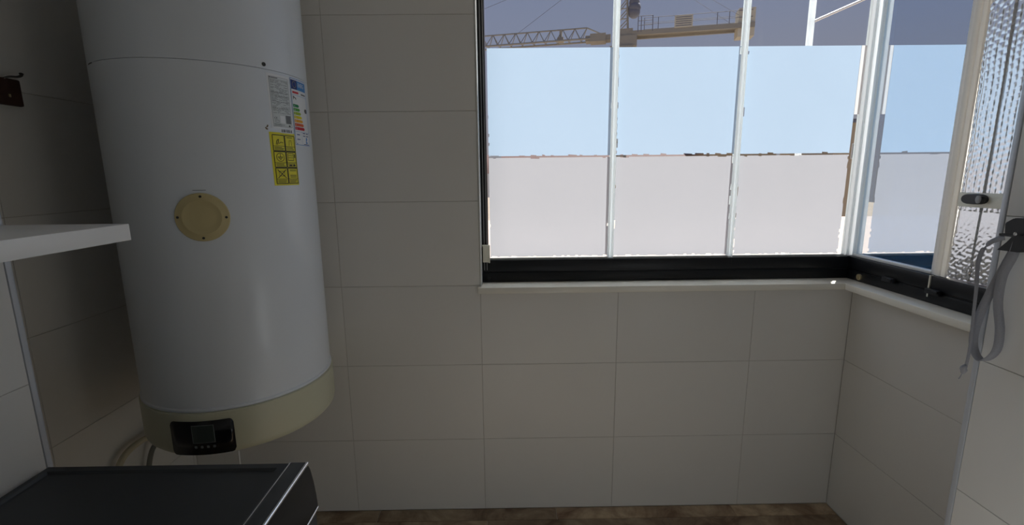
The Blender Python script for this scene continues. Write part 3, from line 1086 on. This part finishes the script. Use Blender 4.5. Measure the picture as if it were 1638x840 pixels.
A = [bm.verts.new((x, MY0, z)) for x, z in prof]
B = [bm.verts.new((x, MY1, z)) for x, z in prof]
for n in range(len(prof)):
    m_ = (n + 1) % len(prof)
    bm.faces.new((A[n], A[m_], B[m_], B[n]))
bm.faces.new(A)
bm.faces.new(B[::-1])
bmesh.ops.recalc_face_normals(bm, faces=bm.faces)
cf = finish('control_fascia', bm, M['gloss_black'], wm, True)
bm = bmesh.new()
rod(bm, (0.232, -1.27, 0.785), (0.262, -1.27, 0.788), 0.026, 28)
finish('dial', bm, M['chrome'], cf, True)
for k in range(4):
    bm = bmesh.new()
    rod(bm, (0.2315, -1.19 + 0.03 * k, 0.783), (0.2365, -1.19 + 0.03 * k, 0.7835), 0.006, 12)
    finish('button', bm, M['screen_line'], cf, True)
bx('drawer_front', 0.228, 0.2365, MY0 + 0.015, -1.36, 0.745, 0.825, M['gloss_black'], cf, 0.003)
bm = bmesh.new()
rod(bm, (0.2345, MY0, 0.7315), (0.2345, MY1, 0.7315), 0.0035, 12)
finish('lower_strip', bm, M['chrome'], wm, True)
bm = bmesh.new()
box(bm, MX1 - 0.002, 0.231, MY0, MY1, 0.11, 0.728, 0.003)
finish('front_panel', bm, M['machine'], wm, True)
def facing_x(bm, prof, x, y, z, n=48):
    t = bmesh.new()
    lathe(t, prof, 0, 0, n)
    mp = {}
    for v in t.verts:
        mp[v] = bm.verts.new((x + v.co.z, y + v.co.x, z + v.co.y))
    for f in t.faces:
        bm.faces.new([mp[v] for v in f.verts])
    t.free()
    bmesh.ops.recalc_face_normals(bm, faces=bm.faces)
bm = bmesh.new()
facing_x(bm, [(0.205, 0.0), (0.205, 0.018), (0.195, 0.028), (0.165, 0.030), (0.155, 0.018), (0.155, 0.0)], 0.229, -1.22, 0.44)
dr = finish('door', bm, M['gloss_black'], wm, True)
bm = bmesh.new()
facing_x(bm, [(0.155, 0.016), (0.14, 0.022), (0.09, 0.034), (0.0, 0.040)], 0.229, -1.22, 0.44)
finish('door_glass', bm, M['dark_glass'], dr, True)
bx('door_handle', 0.255, 0.268, -1.045, -1.03, 0.39, 0.49, M['chrome'], dr, 0.004)
bx('plinth', MX1 - 0.015, 0.226, MY0 + 0.002, MY1 - 0.002, 0.022, 0.107, M['machine'], wm, 0.003)
for x in (MX0 + 0.06, MX1 - 0.05):
    for y in (MY0 + 0.05, MY1 - 0.05):
        bm = bmesh.new()
        rod(bm, (x, y, 0.0005), (x, y, 0.024), 0.02, 14)
        finish('foot', bm, M['black_plastic'], wm, True)

# ---------------------------------------------------------------- strap and its hook on the right pier
hk = empty('wall_hook', (XPR, -0.905, 1.365), 'black angular plastic wall hook on the right pier holding the grey strap', 'hook')
def prism_x(bm, poly, x0, x1, taper=1.0):
    cy = sum(p[0] for p in poly) / len(poly)
    cz = sum(p[1] for p in poly) / len(poly)
    A = [bm.verts.new((x1, y, z)) for y, z in poly]
    B = [bm.verts.new((x0, cy + (y - cy) * taper, cz + (z - cz) * taper)) for y, z in poly]
    n = len(poly)
    for i in range(n):
        bm.faces.new((A[i], A[(i + 1) % n], B[(i + 1) % n], B[i]))
    bm.faces.new(A[::-1])
    bm.faces.new(B)
    bmesh.ops.recalc_face_normals(bm, faces=bm.faces)
bm = bmesh.new()
prism_x(bm, [(-0.885, 1.362), (-0.882, 1.388), (-0.900, 1.401), (-0.965, 1.401), (-0.965, 1.362)], XPR - 0.040, XPR - 0.001, 0.93)
bmesh.ops.bevel(bm, geom=bm.edges[:], offset=0.002, segments=2, affect='EDGES')
finish('clamp_head', bm, M['black_plastic'], hk, True)
bm = bmesh.new()
prism_x(bm, [(-0.880, 1.359), (-0.880, 1.364), (-0.965, 1.3645), (-0.965, 1.3595)], XPR - 0.043, XPR - 0.001)
finish('lip', bm, M['black_plastic'], hk)
bm = bmesh.new()
prism_x(bm, [(-0.874, 1.325), (-0.892, 1.346), (-0.902, 1.360), (-0.955, 1.360), (-0.918, 1.326)], XPR - 0.036, XPR - 0.001, 0.97)
finish('jaw', bm, M['black_plastic'], hk, False)
bm = bmesh.new()
facing_x(bm, [(0.004, 0), (0.004, 0.003), (0.0, 0.004)], XPR - 0.048, -0.918, 1.367, 12)
for v in bm.verts:
    pass
finish('rivet', bm, M['chrome'], hk, True)

def ribbon(bm, pts, wid, th, k=6, twist=None):
    """flat webbing: pts = (point, width direction)"""
    P = smooth_path([p for p, _ in pts], k)
    Wd = smooth_path([w for _, w in pts], k)
    rings = []
    for i, p in enumerate(P):
        d = (P[min(i + 1, len(P) - 1)] - P[max(i - 1, 0)]).normalized()
        w = Wd[i]
        w = (w - d * w.dot(d)).normalized()
        n = d.cross(w)
        ww = wid(i / (len(P) - 1)) if callable(wid) else wid
        rings.append([bm.verts.new(p + w * a * ww / 2 + n * b * th / 2) for a, b in ((-1, -1), (1, -1), (1, 1), (-1, 1))])
    for a, b in zip(rings, rings[1:]):
        for j in range(4):
            bm.faces.new((a[j], a[(j + 1) % 4], b[(j + 1) % 4], b[j]))
    bm.faces.new(rings[0][::-1])
    bm.faces.new(rings[-1])
    bmesh.ops.recalc_face_normals(bm, faces=bm.faces)
st = empty('webbing_strap', (XPR - 0.03, -0.90, 1.345), 'grey webbing strap looped over the black hook with a knotted loose end', 'strap')
xs = 1.813
loop = [(-0.905, 1.335, 0), (-0.895, 1.314, 0), (-0.875, 1.254, 0), (-0.857, 1.181, 0), (-0.852, 1.115, 1), (-0.862, 1.076, 2), (-0.881, 1.062, 2), (-0.902, 1.092, 2), (-0.901, 1.142, 1), (-0.888, 1.206, 0), (-0.891, 1.269, 0), (-0.906, 1.316, 0), (-0.912, 1.366, 0)]
LP = []
for i, (y, z, s) in enumerate(loop):
    tw = (0.0, 0.35, 0.75)[s]
    # the loop's width runs across the path at the hook and turns edge-on at the bottom bend
    nx = Vector((0.66, -0.74, 0.0)).lerp(Vector((1, -0.25, 0.25)), tw)
    LP.append((Vector((xs + 0.004 * sin(i), y, z)), nx))
bm = bmesh.new()
ribbon(bm, LP, 0.0165, 0.0016)
finish('loop', bm, M['strap'], st, 'all')
tail = [(-0.890, 1.356, 0.2), (-0.878, 1.351, 0.1), (-0.859, 1.338, 0.3), (-0.846, 1.318, 0.8), (-0.842, 1.283, 0.6), (-0.848, 1.231, 0.5), (-0.853, 1.152, 0.5), (-0.857, 1.098, 0.4), (-0.857, 1.057, 0.5), (-0.855, 1.034, 0.5)]
TP = []
for y, z, t in tail:
    w = Vector((0, 0.3, 1)) if t <= 0.3 else Vector((0.69, -0.72, 0)).lerp(Vector((0.8, 0.6, 0)), (t - 0.3) * 0.5)
    TP.append((Vector((1.800, y, z)), w))
bm = bmesh.new()
ribbon(bm, TP, lambda t: 0.0125 - 0.0065 * min(1, t * 1.6), 0.0014)
finish('tail', bm, M['strap'], st, 'all')
bm = bmesh.new()
tube(bm, [(1.800, -0.856, 1.040), (1.797, -0.854, 1.032), (1.800, -0.852, 1.024), (1.800, -0.850, 1.016)], lambda t: 0.003 + 0.004 * sin(pi * t), 10)
finish('knot', bm, M['strap'], st, 'all')
bm = bmesh.new()
for k in range(4):
    tube(bm, [(1.800, -0.850, 1.018), (1.799 + 0.001 * k, -0.848 + 0.0008 * k, 1.008), (1.797 + 0.002 * k, -0.846 + 0.001 * k, 1.000)], 0.0009, 6)
finish('frayed_end', bm, M['strap'], st)

# ---------------------------------------------------------------- unseen globe fill lights added to brighten the room (both below and behind the camera)
for lx, ly, lz, glow, lab in ((1.55, -1.5, 0.60, FILL_W[0], 'added unseen white globe lamp on a short stem beside the right pier'),
                              (0.70, -1.5, 0.25, FILL_W[1], 'low added unseen white globe lamp on the floor below the viewer')):
    ul = empty('fill_globe', (lx, ly, 0.0), lab, 'fill_lamp')
    bm = bmesh.new()
    lathe(bm, [(0.0, 0.0005), (0.13, 0.0005), (0.13, 0.012), (0.03, 0.022), (0.014, 0.04), (0.014, lz - 0.19), (0.0, lz - 0.19)], lx, ly, 32)
    finish('stand', bm, M['white_pvc'], ul, True)
    bm = bmesh.new()
    bmesh.ops.create_uvsphere(bm, u_segments=32, v_segments=20, radius=0.2, matrix=Matrix.Translation((lx, ly, lz)))
    finish('globe', bm, emis('fill_glow', (0.94, 0.98, 1.0), glow), ul, 'all')

# ---------------------------------------------------------------- outdoors
struct(bx('ground', -120, 160, 0.3, 220, -9.2, -9.0, M['ground']))
struct(bx('bounce_terrace', -3, 9, 0.20, 6.0, 0.55, 0.75, M['bounce_slab']))  # unseen slab added to bounce pink sunlight onto the lower film
# tower crane
JD = Vector((22.4, -5.2, 0)).normalized()
JP = Vector((JD.y * -1, JD.x, 0))
J0 = Vector((10.55, 40.75, 0))
def J(s, w, z):
    """point on the crane: s along the boom from the mast axis, w across, z height"""
    p = J0 + JD * s + JP * w
    return (p.x, p.y, z)
cn = empty('tower_crane', (J0.x, J0.y, -9.0), 'haze-toned yellow tower crane standing beyond the window, its lattice jib pointing left', 'crane')
bm = bmesh.new()
zz = -9.0
h = 0.62
for a, b in ((-h, -h), (h, -h), (h, h), (-h, h)):
    rod(bm, J(a, b, -9.0), J(a, b, 12.3), 0.085)
while zz < 12.0:
    for a, b, c, d_ in ((-h, -h, h, -h), (h, -h, h, h), (h, h, -h, h), (-h, h, -h, -h)):
        rod(bm, J(a, b, zz), J(c, d_, zz + 1.2), 0.05)
        rod(bm, J(a, b, zz), J(c, d_, zz), 0.05)
    zz += 1.2
finish('mast', bm, M['crane'], cn)
bm = bmesh.new()
def jbox(bm, s0, s1, w0, w1, z0, z1):
    v = [bm.verts.new(J(s, w, z)) for s in (s0, s1) for w in (w0, w1) for z in (z0, z1)]
    for q in ((0, 1, 3, 2), (4, 6, 7, 5), (0, 4, 5, 1), (2, 3, 7, 6), (0, 2, 6, 4), (1, 5, 7, 3)):
        bm.faces.new([v[i] for i in q])
jbox(bm, -0.75, 1.25, -0.8, 0.8, 11.9, 12.75)
jbox(bm, -0.95, 0.95, -0.9, 0.9, 11.6, 11.95)
jbox(bm, -0.6, 0.9, -0.7, 0.7, 12.7, 13.3)
finish('slewing_unit', bm, M['crane'], cn)
bm = bmesh.new()
for a, b in ((-0.35, -0.5), (0.5, -0.5), (0.5, 0.5), (-0.35, 0.5)):
    rod(bm, J(a, b, 13.2), J(a * 0.4, b * 0.3, 19.5), 0.08)
zz = 13.3
while zz < 19:
    k = 1 - (zz - 13.2) / 6.3 * 0.65
    rod(bm, J(-0.35 * k, -0.5 * k, zz), J(0.5 * k, -0.5 * k, zz + 0.8), 0.045)
    rod(bm, J(-0.35 * k, 0.5 * k, zz), J(0.5 * k, 0.5 * k, zz + 0.8), 0.045)
    rod(bm, J(-0.35 * k, -0.5 * k, zz + 0.8), J(0.5 * k, -0.5 * k, zz + 0.8), 0.045)
    zz += 0.8
finish('tower_head', bm, M['crane'], cn)
bm = bmesh.new()
for zc, rr_, s_ in ((14.6, 0.50, 0.95), (14.95, 0.52, 0.98), (15.35, 0.45, 0.95)):
    bmesh.ops.create_icosphere(bm, subdivisions=2, radius=rr_, matrix=Matrix.Translation(J(s_, -0.3, zc)))
finish('hoist_drum', bm, M['crane_dark'], cn, 'all')
# jib: triangular lattice
bm = bmesh.new()
ZB, ZT = 12.75, 13.75
SE = -26.0
rod(bm, J(-1.9, -0.55, ZB), J(SE, -0.55, ZB - 0.1), 0.075)
rod(bm, J(-1.9, 0.55, ZB), J(SE, 0.55, ZB - 0.1), 0.075)
rod(bm, J(-2.9, 0, ZT), J(SE, 0, ZT - 0.1), 0.06)
rod(bm, J(-2.9, 0, ZT), J(-1.2, 0, ZB + 0.2), 0.06)
s = -2.9
while s > SE + 1:
    for w in (-0.55, 0.55):
        rod(bm, J(s, 0, ZT), J(s - 0.52, w, ZB), 0.035, 5)
        rod(bm, J(s - 0.52, w, ZB), J(s - 1.04, 0, ZT), 0.035, 5)
    rod(bm, J(s - 0.52, -0.55, ZB), J(s - 0.52, 0.55, ZB), 0.03, 5)
    s -= 1.04
jb = finish('jib', bm, M['crane'], cn)
bm = bmesh.new()
jbox(bm, -3.0, -0.9, -0.5, 0.5, ZB - 0.18, ZB + 0.25)
jbox(bm, -2.6, -1.3, -0.62, 0.62, ZB - 0.26, ZB + 0.36)
jbox(bm, -5.4, -4.9, -0.3, 0.3, ZB, ZB + 0.35)
jbox(bm, -5.25, -5.05, -0.2, 0.2, ZB + 0.3, ZT - 0.05)
finish('jib_root', bm, M['crane'], cn)
# counter jib with walkway rail, cage, sign board and ballast
bm = bmesh.new()
jbox(bm, 0.8, 10.2, -0.75, -0.55, 12.72, 13.08)
jbox(bm, 0.8, 10.2, 0.55, 0.75, 12.72, 13.08)
jbox(bm, 0.8, 10.2, -0.56, 0.56, 12.90, 12.96)
finish('counter_jib', bm, M['crane'], cn)
bm = bmesh.new()
for s in (1.8, 2.9, 5.4, 7.4, 8.3):
    rod(bm, J(s, -0.7, 13.0), J(s, -0.7, 14.0), 0.03, 5)
for z in (13.5, 14.0):
    rod(bm, J(1.8, -0.7, z), J(10.0, -0.7, z), 0.025, 5)
    rod(bm, J(1.8, 0.7, z), J(10.0, 0.7, z), 0.02, 5)
for s in (1.3, 1.55, 2.45):
    rod(bm, J(s, -0.9, 12.9), J(s, -0.9, 14.1), 0.035, 5)
for z in (13.4, 13.75, 14.1):
    rod(bm, J(1.3, -0.9, z), J(2.45, -0.9, z), 0.03, 5)
finish('walkway_rail', bm, M['crane_dark'], cn)
bm = bmesh.new()
jbox(bm, 4.15, 5.55, -0.80, -0.74, 13.05, 13.95)
sb = finish('sign_board', bm, M['concrete'], cn)
bm = bmesh.new()
for k in range(5):
    jbox(bm, 4.25, 5.45, -0.815, -0.80, 13.16 + 0.16 * k, 13.21 + 0.16 * k)
finish('board_rib', bm, M['crane_dark'], sb)
for k in range(3):
    bm = bmesh.new()
    jbox(bm, 9.0 + 0.42 * k, 9.38 + 0.42 * k, -0.62, 0.62, 12.1, 14.2)
    finish('ballast_block', bm, M['concrete'], cn)
bm = bmesh.new()
rod(bm, J(0, 0, 19.4), J(-9.0, 0, ZT - 0.05), 0.016, 5)
rod(bm, J(0, 0, 19.4), J(-20.0, 0, ZT - 0.08), 0.016, 5)
rod(bm, J(0, -0.4, 19.4), J(9.8, -0.6, 13.2), 0.016, 5)
rod(bm, J(0, 0.4, 19.4), J(9.0, 0.6, 13.2), 0.016, 5)
finish('tie_rod', bm, M['crane_dark'], cn)

# white post with a slanting stay outdoors
po = empty('outdoor_post', (3.185, 2.2, 0.75), 'white steel post outdoors with a slanting stay rod', 'post')
bm = bmesh.new()
box(bm, 3.172, 3.212, 2.18, 2.22, 0.75, 3.15, 0.004)
finish('post', bm, M['strip'], po, True)
bm = bmesh.new()
rod(bm, (3.205, 2.2, 2.704), (4.25, 2.2, 3.14), 0.011, 10)
finish('stay_rod', bm, M['pole'], po, True)

# far houses
def house(x0, x1, y0, y1, z1, wall, label, roof='gable', rh=1.6, wins=(), zr=None):
    r = empty('house', ((x0 + x1) / 2, (y0 + y1) / 2, -9.0), label, 'house')
    bx('wall', x0, x1, y0, y1, -9.0, z1, M[wall], r)
    bm = bmesh.new()
    if roof == 'gable':
        o = 0.35
        ym = (y0 + y1) / 2
        P = [(x0 - o, y0 - o, z1), (x1 + o, y0 - o, z1), (x1 + o, y1 + o, z1), (x0 - o, y1 + o, z1), (x0 - o, ym, z1 + rh), (x1 + o, ym, z1 + rh)]
        v = [bm.verts.new(p) for p in P]
        for q in ((0, 1, 5, 4), (2, 3, 4, 5), (0, 4, 3), (1, 2, 5), (3, 2, 1, 0)):
            bm.faces.new([v[i] for i in q])
    elif roof == 'front':
        o = 0.35
        xm = (x0 + x1) / 2
        P = [(x0 - o, y0 - o, z1), (x1 + o, y0 - o, z1), (x1 + o, y1 + o, z1), (x0 - o, y1 + o, z1), (xm, y0 - o, z1 + rh), (xm, y1 + o, z1 + rh)]
        v = [bm.verts.new(p) for p in P]
        for q in ((0, 1, 4), (1, 2, 5, 4), (2, 3, 5), (3, 0, 4, 5), (3, 2, 1, 0)):
            bm.faces.new([v[i] for i in q])
    else:
        box(bm, x0 - 0.2, x1 + 0.2, y0 - 0.2, y1 + 0.2, z1, z1 + 0.3)
    finish('roof', bm, M['roof' if roof != 'flat' else 'crane_dark'], r)
    for wx, wz in wins:
        f = bx('window', wx, wx + 1.0, y0 - 0.06, y0 + 0.05, wz, wz + 1.3, M['house_white'], r)
        bx('pane', wx + 0.08, wx + 0.92, y0 - 0.075, y0 - 0.05, wz + 0.08, wz + 1.22, M['window_dark'], f)
    return r
house(-14, -1.5, 44, 52, 1.6, 'house_tan', 'low tan house at the far left, seen through the gap between films', 'gable', 1.9, ((-8, -1.5), (-5, -1.5)))
house(0.5, 11.5, 46, 55, 2.0, 'house_tan', 'long house with a red roof below the crane jib', 'gable', 2.2, ((2, -1.2), (5, -1.2), (8, -1.2)))
house(13, 19.5, 47, 55, 1.9, 'house_white', 'white house with a red roof behind the middle pane', 'gable', 2.0, ((14.5, -1.2), (17, -1.2)))
house(20.5, 27, 45, 53, 3.4, 'house_tan', 'flat roofed tan building behind the third pane', 'flat', 1, ((22, 0.4), (24.5, 0.4)))
house(28.5, 34.0, 39, 47, 5.5, 'house_tan', 'taller tan building near the corner of the windows', 'flat', 1, ((30, 2.5), (32, 2.5)))
house(46, 60, 38, 50, 5.8, 'house_white', 'broad white gabled house beyond the right window', 'front', 3.0, ((49, 2.5), (54, 2.5)))
